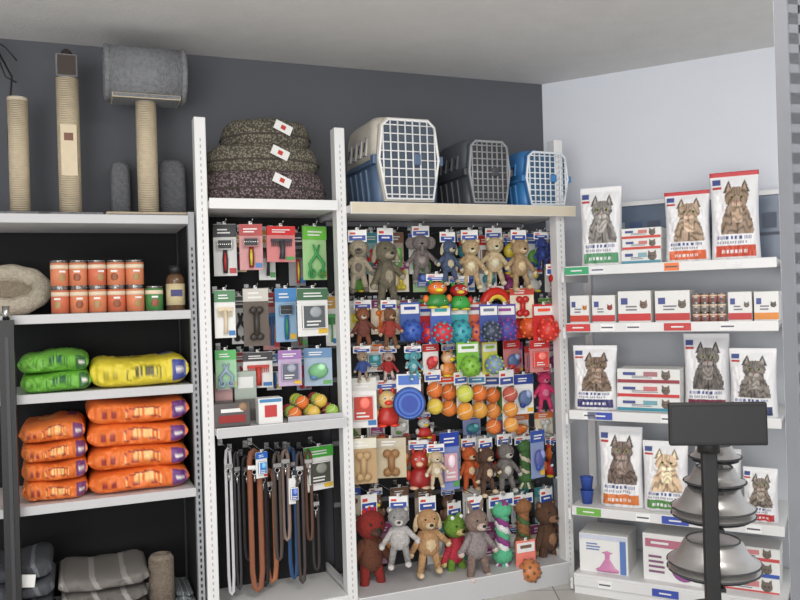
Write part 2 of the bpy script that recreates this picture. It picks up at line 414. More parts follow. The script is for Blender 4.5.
def toy_char(w,h,c1,c2,c3=(240,220,60)):
    m=MB(); tag(m,w*.7,h*.2,(60,90,170)); a=P(*c1,.4); b=P(*c2,.4); c=P(*c3,.4)
    hh=h*.82; z0=-h
    m.lathe([(w*.05,0),(w*.34,.01),(w*.4,hh*.2),(w*.3,hh*.42),(w*.16,hh*.52)],a,18,(0,0,z0),1,.75)
    m.sph((0,0,z0+hh*.7),(w*.32,w*.27,hh*.24),b); m.sph((0,-w*.27,z0+hh*.64),(w*.14,w*.1,hh*.07),c,seg=10)
    for s in (-1,1):
        m.sph((s*w*.12,-w*.24,z0+hh*.76),w*.05,P(240,240,240),seg=8); m.sph((s*w*.12,-w*.28,z0+hh*.76),w*.025,P(15,15,15),seg=8)
        m.sph((s*w*.38,-.004,z0+hh*.34),(w*.1,w*.09,hh*.14),b,seg=10); m.sph((s*w*.2,-w*.12,z0+hh*.03),(w*.17,w*.2,hh*.05),c,seg=10)
        m.sph((s*w*.2,0,z0+hh*.92),(w*.08,w*.06,hh*.1),a,seg=8)
    return m
T=[]
def t(fn,name,cx,y0,y1,w,*a): T.append((fn,name,cx,y0,y1,w,a,None))
def tb(fn,name,cx,y0,y1,w,*a): T.append((fn,name,cx,y0,y1,w,a,.235))
tan=(186,162,126);bei=(214,190,150);red=(186,40,38);org=(226,114,44);lime=(150,200,60);blu=(50,90,170);teal=(60,160,170)
yel=(230,200,70);grn=(50,130,60)
# row 1
t(toy_plush,'plush_sheep_toy',358,230,294,27,(150,140,120),(104,96,88),'flop')
t(toy_plush,'plush_dog_toy',386,228,310,32,(106,100,84),(160,150,130),'flop')
t(toy_plush,'plush_elephant_toy',421,226,284,40,(122,114,112),(156,146,142),'eleph')
t(toy_plush,'plush_dog_toy',448,232,286,26,(70,84,110),(190,180,150),'flop')
t(toy_plush,'plush_bear_toy',470,230,292,30,tan,None,'round')
t(toy_plush,'plush_bear_toy',494,228,288,33,(206,186,150),(235,220,190),'round')
t(toy_plush,'plush_bear_toy',519,230,292,33,(166,140,106),bei,'round')
t(toy_plush,'plush_dog_toy',541,232,270,21,(40,56,116),(60,80,150),'flop')
t(toy_char,'rubber_squeaky_toy',554,232,268,18,(150,40,60),(50,60,140))
# row 2
t(toy_char,'rubber_squeaky_toy',437,274,308,26,grn,org)
t(toy_char,'rubber_squeaky_toy',459,276,310,24,(60,160,70),red,yel)
t(toy_ring,'rubber_ring_toy',496,286,324,38,(200,44,34),yel)
t(toy_rope,'rope_tug_toy',556,264,334,19,[red,(160,34,44)])
t(toy_bone,'rubber_bone_toy',522,288,318,20,red,(200,60,40))
# row 3
t(toy_plush,'plush_fox_toy',363,300,350,30,(140,86,60),(220,200,180),'round',(120,70,60))
t(toy_plush,'plush_dog_toy',389,300,350,30,(114,78,56),(180,150,120),'flop',(150,60,50))
t(toy_ball,'spiky_ball_toy',410,302,341,20,(50,90,180),(30,60,150),(60,90,160))
t(toy_ball,'spiky_ball_toy',426,304,343,20,(210,30,40),(60,80,180),(200,50,50))
t(toy_ball,'spiky_ball_toy',441,304,343,20,(210,40,60),(40,160,170),(60,90,170))
t(toy_ball,'spiky_ball_toy',458,302,343,21,(60,170,180),(30,110,140),(60,160,170))
t(toy_ball,'spiky_ball_toy',475,302,343,20,(230,110,70),(120,60,120),(220,100,60))
t(toy_ball,'spiky_ball_toy',489,304,341,18,(50,60,80),(110,120,140),(60,80,150))
t(toy_ball,'spiky_ball_toy',505,304,340,20,(70,70,160),(150,60,140),(80,60,150))
t(toy_ball,'spiky_ball_toy',525,300,338,24,(226,84,40),(240,120,60),(200,60,50))
t(toy_ball,'spiky_ball_toy',544,304,341,23,(216,46,40),(240,90,60),(200,50,50))
# row 4
t(toy_plush,'plush_monkey_toy',362,346,382,27,(150,130,110),(200,180,150),'round',(60,80,140))
t(toy_plush,'plush_dog_toy',388,346,382,29,(200,180,170),(160,110,90),'flop',(170,50,50))
t(toy_plush,'plush_elephant_toy',413,346,380,28,(90,160,170),(180,210,210),'eleph')
t(toy_card,'carded_pet_toy',431,344,374,16,red,(190,60,60),'blob')
t(toy_char,'rubber_squeaky_toy',448,344,376,20,(220,140,70),(230,190,150))
t(toy_ball,'spiky_ball_toy',468,342,376,22,(130,190,60),(90,150,40),(120,180,60))
t(toy_ball,'spiky_ball_toy',490,342,374,18,(130,150,190),lime,(210,210,90))
t(toy_card,'carded_pet_toy',512,340,374,20,(200,50,50),(90,110,150),'blob')
t(toy_card,'carded_pet_toy',540,340,372,20,red,(220,70,60),'window')
# row 5
t(toy_card,'carded_pet_toy',363,378,428,25,(206,206,200),(190,60,44),'window')
t(toy_char,'rubber_sandwich_toy',387,380,426,26,(190,50,44),(220,190,130),(230,70,50))
t(toy_disc,'rubber_flying_disc',409,374,420,29,(70,110,190),(40,70,160))
t(toy_balls,'tennis_ball_set',433,370,414,15,[org,yel],(60,90,170))
t(toy_balls,'tennis_ball_set',447,372,416,16,[org,(236,130,50)],(220,60,40))
t(toy_balls,'tennis_ball_set',461,372,420,16,[(206,211,80),(230,150,50)],(60,90,170))
t(toy_balls,'tennis_ball_set',477,372,418,16,[org,(226,160,60)],(60,130,170))
t(toy_balls,'tennis_ball_set',492,370,434,17,[org,(230,140,60),(230,120,50)],(40,70,150))
t(toy_balls,'tennis_ball_set',507,370,432,17,[(190,84,70),(230,150,60),(235,160,70)],(60,80,150))
t(toy_card,'carded_pet_toy',524,374,414,18,(40,60,140),(90,110,150),'blob')
t(toy_plush,'plush_pig_toy',544,364,412,29,(216,64,114),(230,130,160),'round')
# row 6
t(toy_bone,'chew_bone_pack',363,438,484,25,(180,150,110),(216,212,195),(180,150,110))
t(toy_bone,'chew_bone_pack',391,438,478,27,(150,110,70),(190,180,160),(195,180,150))
t(toy_char,'rubber_squeaky_toy',419,440,488,24,(160,40,42),(186,60,46),(230,190,160))
t(toy_plush,'plush_sheep_toy',436,444,488,20,(200,180,150),None,'flop')
t(toy_card,'carded_pet_toy',450,432,490,18,(30,60,160),(210,160,170),'window')
t(toy_plush,'plush_fox_toy',469,438,492,27,(190,90,46),(226,196,160),'round')
t(toy_plush,'plush_raccoon_toy',486,438,496,28,(86,62,50),(210,190,160),'round')
t(toy_plush,'plush_donkey_toy',505,434,494,33,(116,112,108),(196,192,186),'long')
t(toy_rope,'rope_tug_toy',525,436,488,22,[(70,110,60),(210,200,180)])
t(toy_card,'carded_pet_toy',538,430,478,15,(50,80,160),(80,90,150),'blob')
t(toy_plush,'plush_penguin_toy',556,436,478,24,(40,44,56),(235,235,235),'round')
# row 7
t(toy_plush,'plush_rooster_toy',370,494,598,42,(140,44,38),(86,58,46),'rooster',(106,64,46))
t(toy_plush,'plush_mouse_toy',399,496,568,40,(146,144,144),(216,210,206),'round',(186,182,180))
t(toy_plush,'plush_dog_toy',428,496,576,42,(186,146,104),(220,194,156),'flop')
t(toy_plush,'plush_frog_toy',455,502,584,33,(110,150,56),(200,190,120),'frog',(190,56,72))
t(toy_plush,'plush_mouse_toy',476,496,580,37,(136,116,106),(216,196,186),'long',(150,140,140))
t(toy_rope,'rope_tug_toy',502,494,572,30,[(90,180,136),(225,225,225),(140,64,130)])
t(toy_rope,'rope_tug_toy',523,494,556,26,[(146,100,64),(74,106,64)])
t(toy_ball,'spiky_ball_toy',526,540,580,20,(200,120,66),(120,90,70),(230,130,116))
t(toy_plush,'plush_beaver_toy',547,488,572,35,(88,62,46),(146,108,80),'round')
# back layer of carded goods that shows between the front toys
pal=[(196,50,46),(60,90,170),(226,120,50),(100,160,70),(220,200,70),(150,60,120),(70,150,160),(210,210,206),(120,90,70)]
for (y0,hh_,st,off) in ((234,40,23,372),(262,30,22,356),(300,34,24,356),(344,28,20,374),(376,36,22,371),(412,26,24,352),(436,40,25,377),(488,34,24,352),(524,40,26,384)):
    x=off
    while x<556:
        if random.random()<.85:
            fn=random.choice([toy_card,toy_card,toy_card,toy_bone,toy_char])
            c1=random.choice(pal);c2=random.choice(pal)
            if fn is toy_card: tb(toy_card,'carded_pet_toy',x,y0+random.uniform(-2,2),y0+hh_,17,c1,c2,random.choice(['blob','window']))
            elif fn is toy_bone: tb(toy_bone,'chew_bone_pack',x,y0,y0+hh_,17,c2,c1)
            else: tb(toy_char,'rubber_squeaky_toy',x,y0,y0+hh_,17,c1,c2)
        x+=st
# bay 1
t(toy_card,'grooming_brush_pack',225,224,276,22,(40,42,46),(60,60,64),'brush')
t(toy_card,'grooming_brush_pack',251,224,270,22,(170,60,60),(150,40,44),'brush')
t(toy_card,'grooming_brush_pack',281,226,262,28,(200,40,40),(60,60,66),'comb')
t(toy_card,'nail_clipper_pack',315,226,280,26,(110,190,70),(60,150,84),'clip')
t(toy_card,'pet_comb_pack',225,290,338,20,(80,130,90),(216,200,170),'comb')
t(toy_bone,'harness_pack',256,288,346,24,(60,54,50),(200,196,188),(96,86,78))
t(toy_card,'slicker_brush_pack',286,288,342,20,(60,130,190),(60,120,180),'brush')
t(toy_card,'grooming_glove_pack',313,288,336,32,(70,110,80),(90,96,100),'window')
t(toy_card,'lint_roller_pack',226,350,388,20,(80,170,90),(150,170,190),'clip')
t(toy_card,'grooming_brush_pack',258,352,388,28,(60,60,64),(190,60,50),'comb')
t(toy_card,'nail_clipper_pack',290,350,386,22,(150,110,170),(90,96,110),'window')
t(toy_card,'dental_kit_pack',318,348,386,26,(90,130,170),(120,180,130),'blob')
t(toy_card,'chain_lead_pack',319,446,490,30,(70,170,60),(70,74,66),'window')
t(toy_card,'collar_pack',262,452,478,12,(30,100,190),(60,130,200),'window')
t(toy_card,'collar_pack',294,478,504,10,(230,230,230),(60,90,170),'window')
for (x,y0,y1,w_,pr) in ((238,236,272,16,'brush'),(267,230,280,16,'comb'),(297,232,286,16,'brush'),(240,296,344,16,'clip'),(271,292,350,16,'comb'),(299,296,348,16,'brush'),(242,352,392,16,'clip'),(274,354,390,14,'brush'),(304,352,390,14,'clip'),(331,296,346,10,'comb')):
    tb(toy_card,'grooming_brush_pack',x,y0,y1,w_,random.choice([(60,60,64),(80,140,80),(150,50,50),(70,110,150),(200,150,60)]),random.choice([(50,50,54),(190,60,60),(60,110,160),(80,160,90)]),pr)
for i,(fn,name,cx,y0,y1,w,a,dd) in enumerate(T):
    d=dd if dd else .05+.055*(i%3)-( .03 if y0>490 else 0)
    s,z0,ww,hh=A.rect(cx-w/2,y0,cx+w/2,y1,d)
    mm=fn(ww*1.1,hh,*a)
    zt=z0+hh
    mm.box((0,0,0.004),(.014,.002,.014),PAPER)
    mm.obj(name,A.W(s,d,zt,random.uniform(-20,20) if not dd else 0))
    hook(s,d,zt+.006)
leads=[(230,448,600,8,(200,200,204)),(238,452,600,7,(60,60,64)),(247,456,560,9,(40,36,36)),(256,450,596,14,(134,80,54)),(264,460,600,10,(30,30,36)),(271,470,600,13,(160,100,66)),(278,452,560,9,(70,60,56)),(286,450,540,9,(140,120,110)),(293,448,600,11,(44,78,120)),(301,452,590,8,(60,50,50)),(309,450,540,8,(90,60,44)),(316,494,570,8,(44,40,40))]
for i,(x,y0,y1,w,c) in enumerate(leads):
    d=.1+.04*(i%3); s,z0,ww,hh=A.rect(x-w/2,y0,x+w/2,y1,d)
    z0=max(z0,.16);hh=A.px(x,y0,d)[1]-z0
    m=MB(); k=MT('leather_%d_%d_%d'%c,c,.6,0,.15,30,.2,80)
    n=12; pts=[(-ww*.34,0,-hh*q/n*.95) for q in range(1,n)]+[(-ww*.22,0,-hh*.98),(0,0,-hh),(ww*.22,0,-hh*.98)]+[(ww*.34,0.004,-hh*(n-q)/n*.95) for q in range(1,n)]+[(ww*.22,0,-.01),(0,0,0),(-ww*.22,0,-.01)]
    m.tube(pts,ww*.2,k,True,8,.3)
    m.box((0,-.006,-hh*.12),(ww*1.0,.006,.02),CHROME,bev=.002); m.torus((0,-.006,-hh*.12-.02),.01,.002,CHROME)
    m.cyl((0,-.006,-hh*.12-.03),(0,-.006,-hh*.12-.06),.005,CHROME)
    m.obj('dog_lead',A.W(s,d,z0+hh,random.uniform(-15,15))); hook(s,d,z0+hh-.004)
HK.obj('display_hooks',None,shelfA)
# shelf goods in bay 1
m=MB(); s,z0,w,h=A.rect(213,396,250,420,0)
m.box((0,0,h/2),(w,.05,h),P(90,84,84),bev=.004); m.box((0,-.027,h*.35),(w*.7,.003,h*.3),P(150,40,40)); m.box((0,-.027,h*.7),(w*.6,.003,h*.15),PAPER); m.sph((w*.3,-.02,h*.8),(.02,.012,.02),P(150,120,90)); m.obj('dog_training_book',A.W(s,.02,z1b-.002))
m=MB(); s,z0,w,h=A.rect(257,394,281,420,.02); m.box((0,0,h/2),(w,.06,h),PAPER,bev=.003); m.box((0,-.031,h*.5),(w*.5,.003,h*.45),P(190,60,60)); m.box((0,-.031,h*.9),(w*.9,.003,h*.12),P(70,130,180)); m.obj('treat_box',A.W(s,.02,z1b-.002))
m=MB()
sg,_,wg,_2=A.rect(284,390,338,420,.05)
r=.029
for i in range(15):
    col=[org,(190,64,60),(160,44,54),(215,220,84),(150,190,70),(226,186,70)][(i*5+i//3)%6]
    lay=i//9; j=i%9 if lay==0 else i-9
    if lay==0: p=(-wg*.34+wg*.34*(j%3),-.04+.06*(j//3),r)
    else: p=(-wg*.17+wg*.34*(j%2),-.01+.05*(j//2),r+.042)
    m.sph(p,r,BM(col)); seam(m,p,r,P(225,225,200))
m.box((0,-.075,.012),(wg,.003,.024),MT('tray_clear',(190,190,195),.2)); m.obj('pile_of_toy_balls',A.W(sg,.06,z1b-.002))
for x0,x1,c in ((214,232,(190,150,150)),(234,256,(170,180,170))):
    m=MB(); s,z0,w,h=A.rect(x0,368,x1,396,.15); m.box((0,0,h/2),(w,.04,h),P(*c),bev=.003); m.box((0,-.021,h*.6),(w*.7,.003,h*.4),PAPER); m.box((0,0,-.045),(w,.04,.09),P(120,116,112)); m.obj('treat_pack',A.W(s,.16,z1b+.088))
# ================= beds on top of bay 1 =================
def weave(name,a,b,sc_=150):
    m=bpy.data.materials.new(name); m.use_nodes=True; N=m.node_tree.nodes;L=m.node_tree.links; bs=N['Principled BSDF']; bs.inputs['Roughness'].default_value=.95
    tc=N.new('ShaderNodeTexCoord'); vo=N.new('ShaderNodeTexVoronoi'); vo.inputs['Scale'].default_value=sc_; cr=N.new('ShaderNodeValToRGB')
    cr.color_ramp.elements[0].color=C(*a); cr.color_ramp.elements[1].color=C(*b); cr.color_ramp.elements[0].position=.25; cr.color_ramp.elements[1].position=.6
    bp=N.new('ShaderNodeBump'); bp.inputs['Strength'].default_value=.4; bp.inputs['Distance'].default_value=.004
    L.new(tc.outputs['Object'],vo.inputs['Vector']); L.new(vo.outputs['Distance'],cr.inputs[0]); L.new(cr.outputs[0],bs.inputs['Base Color']); L.new(vo.outputs['Distance'],bp.inputs['Height']); L.new(bp.outputs[0],bs.inputs['Normal']); return m
inner=MT('fleece_dark',(70,64,58),.95,0,.3,40,.6,90)
zb=z1t-.005
fabs=[weave('bed_fabric_plum',(136,120,120),(62,52,54),110),weave('bed_fabric_olive',(136,130,114),(74,70,60),110),weave('bed_fabric_khaki',(130,124,108),(68,64,56),110)]
for i,(x0,x1,y0,y1) in enumerate(((207,336,163,197),(211,329,139,168),(228,320,118,146))):
    s,z0,w,h=A.rect(x0,y0,x1,y1,.0); m=MB(); hw=w/2; sy=min(1,.2/hw*.98)
    prof=[(hw*.6,0),(hw*.86,.002),(hw*.95,h*.1),(hw,h*.34),(hw*.99,h*.6),(hw*.95,h*.82),(hw*.88,h*.96),(hw*.82,h),(hw*.74,h*.95),(hw*.68,h*.78),(hw*.4,h*.7),(hw*.02,h*.76)]
    rings=[]
    for (r_,z_) in prof:
        rings.append([Vector((r_*math.cos(q)*(1+.012*math.sin(q*9+i)),r_*sy*math.sin(q)*(1+.012*math.sin(q*9+i)),z_+.008*noise.noise(Vector((math.cos(q)*3,math.sin(q)*3,i)))*(1 if z_>h*.3 else 0))) for q in [2*math.pi*k/72 for k in range(72)]])
    m.loft(rings,fabs[i])
    pts=[(hw*1.0*math.cos(q),hw*sy*math.sin(q),h*.42) for q in [2*math.pi*k/40 for k in range(40)]]
    m.tube(pts,.0045,inner,True,6)
    rt=Matrix.Rotation(R(25),4,'Y')@Matrix.Rotation(R(-15),4,'X')
    m.box((.03,-hw*sy-.008,h*.62),(.075,.002,.042),PAPER,rt); m.box((.03,-hw*sy-.0105,h*.62),(.02,.002,.018),P(190,60,50),rt)
    m.obj('pet_bed',A.W(s,.18,zb)); zb+=h*.9
# ================= carriers =================
def carrier(F,x0,x1,y0,y1,zs,cb,ct,cw,dep,d0,name='pet_carrier'):
    s,z0,w,h=F.rect(x0,y0,x1,y1,d0); hw=w/2; hd=dep/2; m=MB(); kb=P(*cb,.45); kt=P(*ct,.45); wire=MT('wire_%d_%d_%d'%cw,cw,.35,0,.05)
    h=(F.px((x0+x1)/2,y0,d0)[1]-zs)
    m.loft([rrect(hw*.84,hd*.88,0,.03),rrect(hw*.88,hd*.92,h*.03,.035),rrect(hw*.97,hd*.97,h*.46,.04)],kb)
    m.loft([rrect(hw*1.0,hd*1.0,h*.45,.04),rrect(hw*1.0,hd*1.0,h*.50,.04)],kb)
    m.loft([rrect(hw*.97,hd*.97,h*.49,.04),rrect(hw*.92,hd*.94,h*.82,.04),rrect(hw*.88,hd*.9,h*.91,.045),rrect(hw*.78,hd*.83,h*.96,.045),rrect(hw*.5,hd*.65,h*.97,.04)],kt)
    for k in (-.5,-.15,.2,.55):
        for sd in (-1,1):
            m.box((sd*hw*.94,k*hd,h*.25),(.012,.03,h*.34),kb,Matrix.Rotation(sd*R(5),4,'Y'),bev=.003)
            m.box((sd*hw*.955,k*hd,h*.66),(.012,.03,h*.2),kt,Matrix.Rotation(-sd*R(7),4,'Y'),bev=.003)
            m.box((sd*hw*.963,k*hd,h*.66),(.012,.012,h*.1),DARKIN,Matrix.Rotation(-sd*R(7),4,'Y'))
    m.tube([(0,-hd*.35,h*.95),(0,-hd*.3,h*1.0),(0,hd*.3,h*1.0),(0,hd*.35,h*.95)],.011,kb)
    yf=-hd*1.0
    def outline(k): return [(-hw*.66*k,h*.5-h*.42*k),(hw*.66*k,h*.5-h*.42*k),(hw*.84*k,h*.5),(hw*.74*k,h*.5+h*.35*k),(hw*.56*k,h*.5+h*.42*k),(-hw*.56*k,h*.5+h*.42*k),(-hw*.74*k,h*.5+h*.35*k),(-hw*.84*k,h*.5)]
    m.poly(outline(1.05),yf-.004,.04,kt)
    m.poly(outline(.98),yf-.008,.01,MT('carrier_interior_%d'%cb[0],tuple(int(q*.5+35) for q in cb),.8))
    m.tube([(x,yf-.012,z) for x,z in outline(.99)],.006,wire,True,8)
    def xlim(z):
        q=z/h
        if q<.5: return hw*(.66+(q-.08)/.42*.18)
        return hw*(.84-(q-.5)/.35*.10)
    nz=9
    for k in range(nz):
        z=h*(.13+.73*k/(nz-1)); x=xlim(z)*.97; m.cyl((-x,yf-.014,z),(x,yf-.014,z),.0028,wire,seg=6)
    for k in range(8):
        x=hw*.72*(-1+2*k/7); zt=h*(.91 if abs(x)<hw*.55 else .85); zb_=h*(.09 if abs(x)<hw*.64 else .22); m.cyl((x,yf-.016,zb_),(x,yf-.016,zt),.0036,wire,seg=6)
    m.box((hw*.2,yf-.022,h*.5),(.03,.014,h*.12),kb,bev=.004)
    for sd in (-1,1): m.box((sd*hw*.93,yf*.94,h*.5),(.02,.035,h*.1),kb,bev=.004)
    m.obj(name,F.W(s,d0+hd,zs))
carrier(A,372,443,113,200,z2t,(84,106,134),(196,190,178),(236,236,236),.40,-.01)
carrier(A,464,512,136,203,z2t,(66,68,74),(80,84,90),(150,152,156),.34,-.0)
carrier(A,521,570,148,204,z2t,(62,124,182),(58,114,170),(222,228,234),.28,0)
# ================= cat trees =================
sis=MT('sisal_rope',(208,192,164),.95,0,.2,30,.5,200)
wvn=sis.node_tree.nodes; wl=sis.node_tree.links
wt=wvn.new('ShaderNodeTexWave'); wt.bands_direction='Z'; wt.inputs['Scale'].default_value=45; bp=[n for n in wvn if n.type=='BUMP'][0]
wl.new([n for n in wvn if n.type=='TEX_COORD'][0].outputs['Object'],wt.inputs['Vector']); wl.new(wt.outputs['Fac'],bp.inputs['Height'])
gpl=FU(132,134,138)
def rectd(F,x0,y0,x1,y1,d,zs):
    s,z0,w,h=F.rect(x0,y0,x1,y1,d); return s,w,z0+h-zs
zs=zL[4]
s,w,h=rectd(A,137,97,158,210,.16,zs); m=MB(); m.cyl((0,0,.02),(0,0,h+.02),w/2,sis,seg=24); m.box((0,0,.012),(.34,.26,.024),gpl,bev=.008)
s2_,z2_,w2,h2=A.rect(103,42,180,97,.10); zc=z2_-zs+h2/2
m.cyl((-w2/2,0,zc),(w2/2,0,zc),h2/2,gpl,seg=32); m.torus((-w2/2,0,zc),h2/2*.93,.012,gpl,'X'); m.torus((w2/2,0,zc),h2/2*.93,.012,gpl,'X')
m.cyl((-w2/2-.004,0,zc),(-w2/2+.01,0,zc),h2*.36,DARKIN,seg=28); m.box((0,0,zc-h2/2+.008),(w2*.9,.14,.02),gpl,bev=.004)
m.obj('cat_scratching_tree',A.W(s,.18,zs))
for (x0,x1,y0,kind) in ((57,80,55,1),(8,29,100,0)):
    s,w,h=rectd(A,x0,y0,x1,210,.18,zs); m=MB(); m.box((0,0,.012),(.24,.24,.024),gpl,bev=.006)
    m.cyl((0,0,.02),(0,0,h-(.09 if kind else 0)),w/2,sis,seg=24)
    if kind:
        m.box((0,0,h-.045),(w*.95,w*.95,.09),P(58,46,38),bev=.006); m.sph((0,0,h-.01),(w*.3,w*.3,.04),FU(60,50,44)); m.box((0,-w*.5,h*.42),(w*.7,.004,.2),P(216,200,170)); m.box((0,-w*.505,h*.5),(w*.4,.004,.03),P(120,80,60))
    else: m.cyl((0,0,h),(0,0,h+.012),w/2*1.02,P(200,190,170),seg=24)
    m.obj('cat_scratching_post',A.W(s,.2,zs))
for x0,x1,y0 in ((111,131,160),(160,187,158)):
    s,w,h=rectd(A,x0,y0,x1,210,.26,zs); m=MB(); m.loft([rrect(w/2,.06,0,.02),rrect(w/2,.06,h*.8,.025),rrect(w/2*.9,.055,h*.95,.025),rrect(w/2*.6,.04,h,.02)],FU(112,114,118)); m.obj('plush_cat_tunnel',A.W(s,.34,zs))
m=MB(); s,z=A.px(8,40,.3); zz=z-zs
m.tube([(0,0,0),(-.01,0,zz*.5),(.01,0,zz*.8),(-.06,-.0,zz)],.004,BLK); m.box((0,0,.008),(.1,.1,.016),gpl)
for k in range(7): m.tube([(-.06,0,zz),(-.06+.05*math.cos(k),.02*math.sin(k*2),zz-.03-.02*k),(-.06+.09*math.cos(k),.02*math.sin(k*2),zz-.08-.015*k)],.003,BLK,seg=5)
m.obj('cat_feather_wand',A.W(s,.3,zs))
# ================= left bay goods =================
zs=zL[3]
def can(m,x,y,z,r,h,lab,lab2):
    m.cyl((x,y,z),(x,y,z+h),r*.985,CHROME,seg=22); m.cyl((x,y,z+h*.07),(x,y,z+h*.93),r,lab,seg=22)
    m.cyl((x,y,z+h*.7),(x,y,z+h*.86),r*1.008,MT('can_cream',(226,206,180),.5),seg=22)
    m.torus((x,y,z+h),r*.96,r*.05,CHROME,'Z',22); m.torus((x,y,z+.002),r*.96,r*.05,CHROME,'Z',22)
    m.sph((x,y-r*.9,z+h*.38),(r*.42,r*.14,h*.2),lab2,seg=12); m.box((x,y-r*.95,z+h*.6),(r*.7,r*.14,h*.07),PAPER)
cols=[60,79,98,117,136]
for i,x in enumerate(cols):
    s,_,w,_2=A.rect(x-9.3,288,x+9.3,313,.03); H=(zA(98,260,.03)-zs)/2
    for k in range(2):
        m=MB(); can(m,0,0,0,w/2,H*.98,P(214,130,92) if (i+k)%3 else P(204,110,78),P(140,80,50) if i%2 else P(170,134,90)); m.obj('pet_food_can',A.W(s,.03+w/2,zs+H*k,random.uniform(-25,25)))
s,_,w,_2=A.rect(146,288,164,313,.03); m=MB(); can(m,0,0,0,w/2,H*.98,P(70,130,70),P(150,80,60)); m.obj('pet_food_can',A.W(s,.03+w/2,zs))
s,z0,w,h=A.rect(167,265,186,312,.03); m=MB(); h=z0+h-zs
m.lathe([(w*.42,0),(w*.5,.005),(w*.5,h*.68),(w*.46,h*.74),(w*.34,h*.82)],P(96,72,50,.2),24); m.cyl((0,0,h*.82),(0,0,h),w*.38,P(24,24,26),seg=22); m.cyl((0,0,h*.14),(0,0,h*.6),w*.508,P(206,190,150),seg=24); m.box((0,-w*.48,h*.4),(w*.6,.01,h*.14),P(60,60,110)); m.obj('supplement_jar',A.W(s,.03+w/2,zs))
# round beige bed, tipped up
s,z0,w,h=A.rect(-48,252,51,312,.05); bd=FU(188,178,160); bi=FU(150,138,120)
h=z0+h-zs; Rr=w/2*.78; rr=w/2*.22; ta=R(52)
m=MB(); Rt=Matrix.Rotation(ta,4,'X'); pts=[]
sy=.66
for k in range(48):
    q=2*math.pi*k/48; pts.append(Rt@Vector((Rr*math.cos(q),Rr*sy*math.sin(q),0)))
m.tube(pts,[rr*(1+.06*math.sin(k*1.3)) for k in range(48)],bd,True,16)
zmin=min(p.z for p in pts)-rr
m.sph(Rt@Vector((0,0,-rr*.45)),(Rr*1.0,Rr*sy*1.02,rr*.45),bi,Rt,seg=24)
o=m.obj('round_pet_bed',A.W(s,.21,zs-zmin))
# food bags lying
def flatbag(name,x0,x1,y0,y1,zs,z_off,h,c,lab,d=.02,dep=.36,seed=0,txt=(250,220,60),ol=None):
    s,_,w,_2=A.rect(x0,y0,x1,y1,d)
    cc=C(*c);cl=C(*lab);ct=C(*txt); dk=C(*ol) if ol else tuple(q*.6 for q in cc[:3])+(1,); wh=C(230,226,222)
    def paint(u,z,y):
        if y<-.3:
            if .64<u<.95 and abs(z)<.66: return wh if (abs(z)<.2 and .72<u<.88) else cl
            if -.3<u<.42:
                q=z-.2*math.sin((u+.2)*5.4)
                if abs(q)<.34:
                    gl=math.sin(u*44+2*math.sin(u*19))
                    return ct if gl>-.35 else cc
                if abs(q)<.46: return dk
            if -.8<u<-.4 and abs(z)<.4: return dk if math.sin(u*34)>-.2 and abs(z+.1)<.2 else cc
        elif z>0:
            if .4<u<.75 and abs(y)<.5: return cl
            if -.5<u<.1 and abs(y+.1)<.3: return ct
        return cc
    m=MB(); bag_lying(m,w,dep,h*1.08,paint,seed); m.obj(name,A.W(s,d+dep/2,zs+z_off,random.uniform(-1.5,1.5)))
zs=zL[2]; H=zA(55,354,.02)-zs
for k in range(2): flatbag('dog_food_bag',18,90,354+18*k,372+18*k,zs,H/2*k,H/2,(110,176,64),(60,110,60),seed=k,txt=(44,96,60))
H=zA(140,360,.02)-zs; 
flatbag('dog_food_bag',90,190,358,388,zs,0,H,(218,200,58),(70,80,150),seed=5,txt=(96,92,60))
zs=zL[1]; H=zA(55,424,.02)-zs
for k in range(4): flatbag('dog_food_bag',20,87,425,505,zs,H/4*k,H/4,(224,122,56),(120,70,120),seed=10+k,txt=(240,196,130),ol=(150,60,50))
H=zA(140,402,.02)-zs
for k in range(4): flatbag('dog_food_bag',88,190,400,500,zs,H/4*k,H/4,(224,114,48),(110,64,128),seed=20+k,txt=(240,196,130),ol=(150,56,50))
# bottom shelf goods
zs=zL[0]
def gb(x0,x1,y0,d,c,name,dep=.3,n=3,st=(1.2,),lab=False):
    s,z0,w,h=A.rect(x0,y0,x1,600,d); H=z0+h-zs; m=MB()
    for k in range(n):
        cc=C(*[q*(1-.12*(k%2)) for q in c]); c2=C(*[min(255,q+34) for q in c])
        bag_lying(m,w*(1-.05*(k%2)),dep,H/n*1.03,(lambda u,z,y:cc if math.sin(u*9+z)>-.85 else c2),40+k,0,0,0,60,36,.9,.5) if False else bag_lying(m,w*(1-.05*(k%2)),dep,H/n*1.03,(lambda u,z,y:cc if math.sin(u*9+z)>-.85 else c2),40+k,H/n*k,film=.9,wk=.5)
    if lab: m.box((w*.1,-dep/2-.012,H*.8),(.07,.003,.045),PAPER,Matrix.Rotation(R(8),4,'Y'))
    m.obj(name,A.W(s,d+dep/2,zs))
gb(-20,54,566,-.02,(74,76,82),'folded_pet_blanket',.3,4,lab=True)
gb(58,150,576,.0,(112,108,104),'folded_pet_towel',.34,3)
s,z0,w,h=A.rect(150,562,176,600,.0); m=MB(); m.cyl((0,0,0),(0,0,z0+h-zs),w/2,FU(118,106,94),seg=20); m.torus((0,0,z0+h-zs),w*.3,w*.18,FU(130,118,106),'Z'); m.obj('rolled_pet_mat',A.W(s,.06,zs))
gb(176,194,592,.1,(120,126,130),'folded_pet_towel',.2,2)
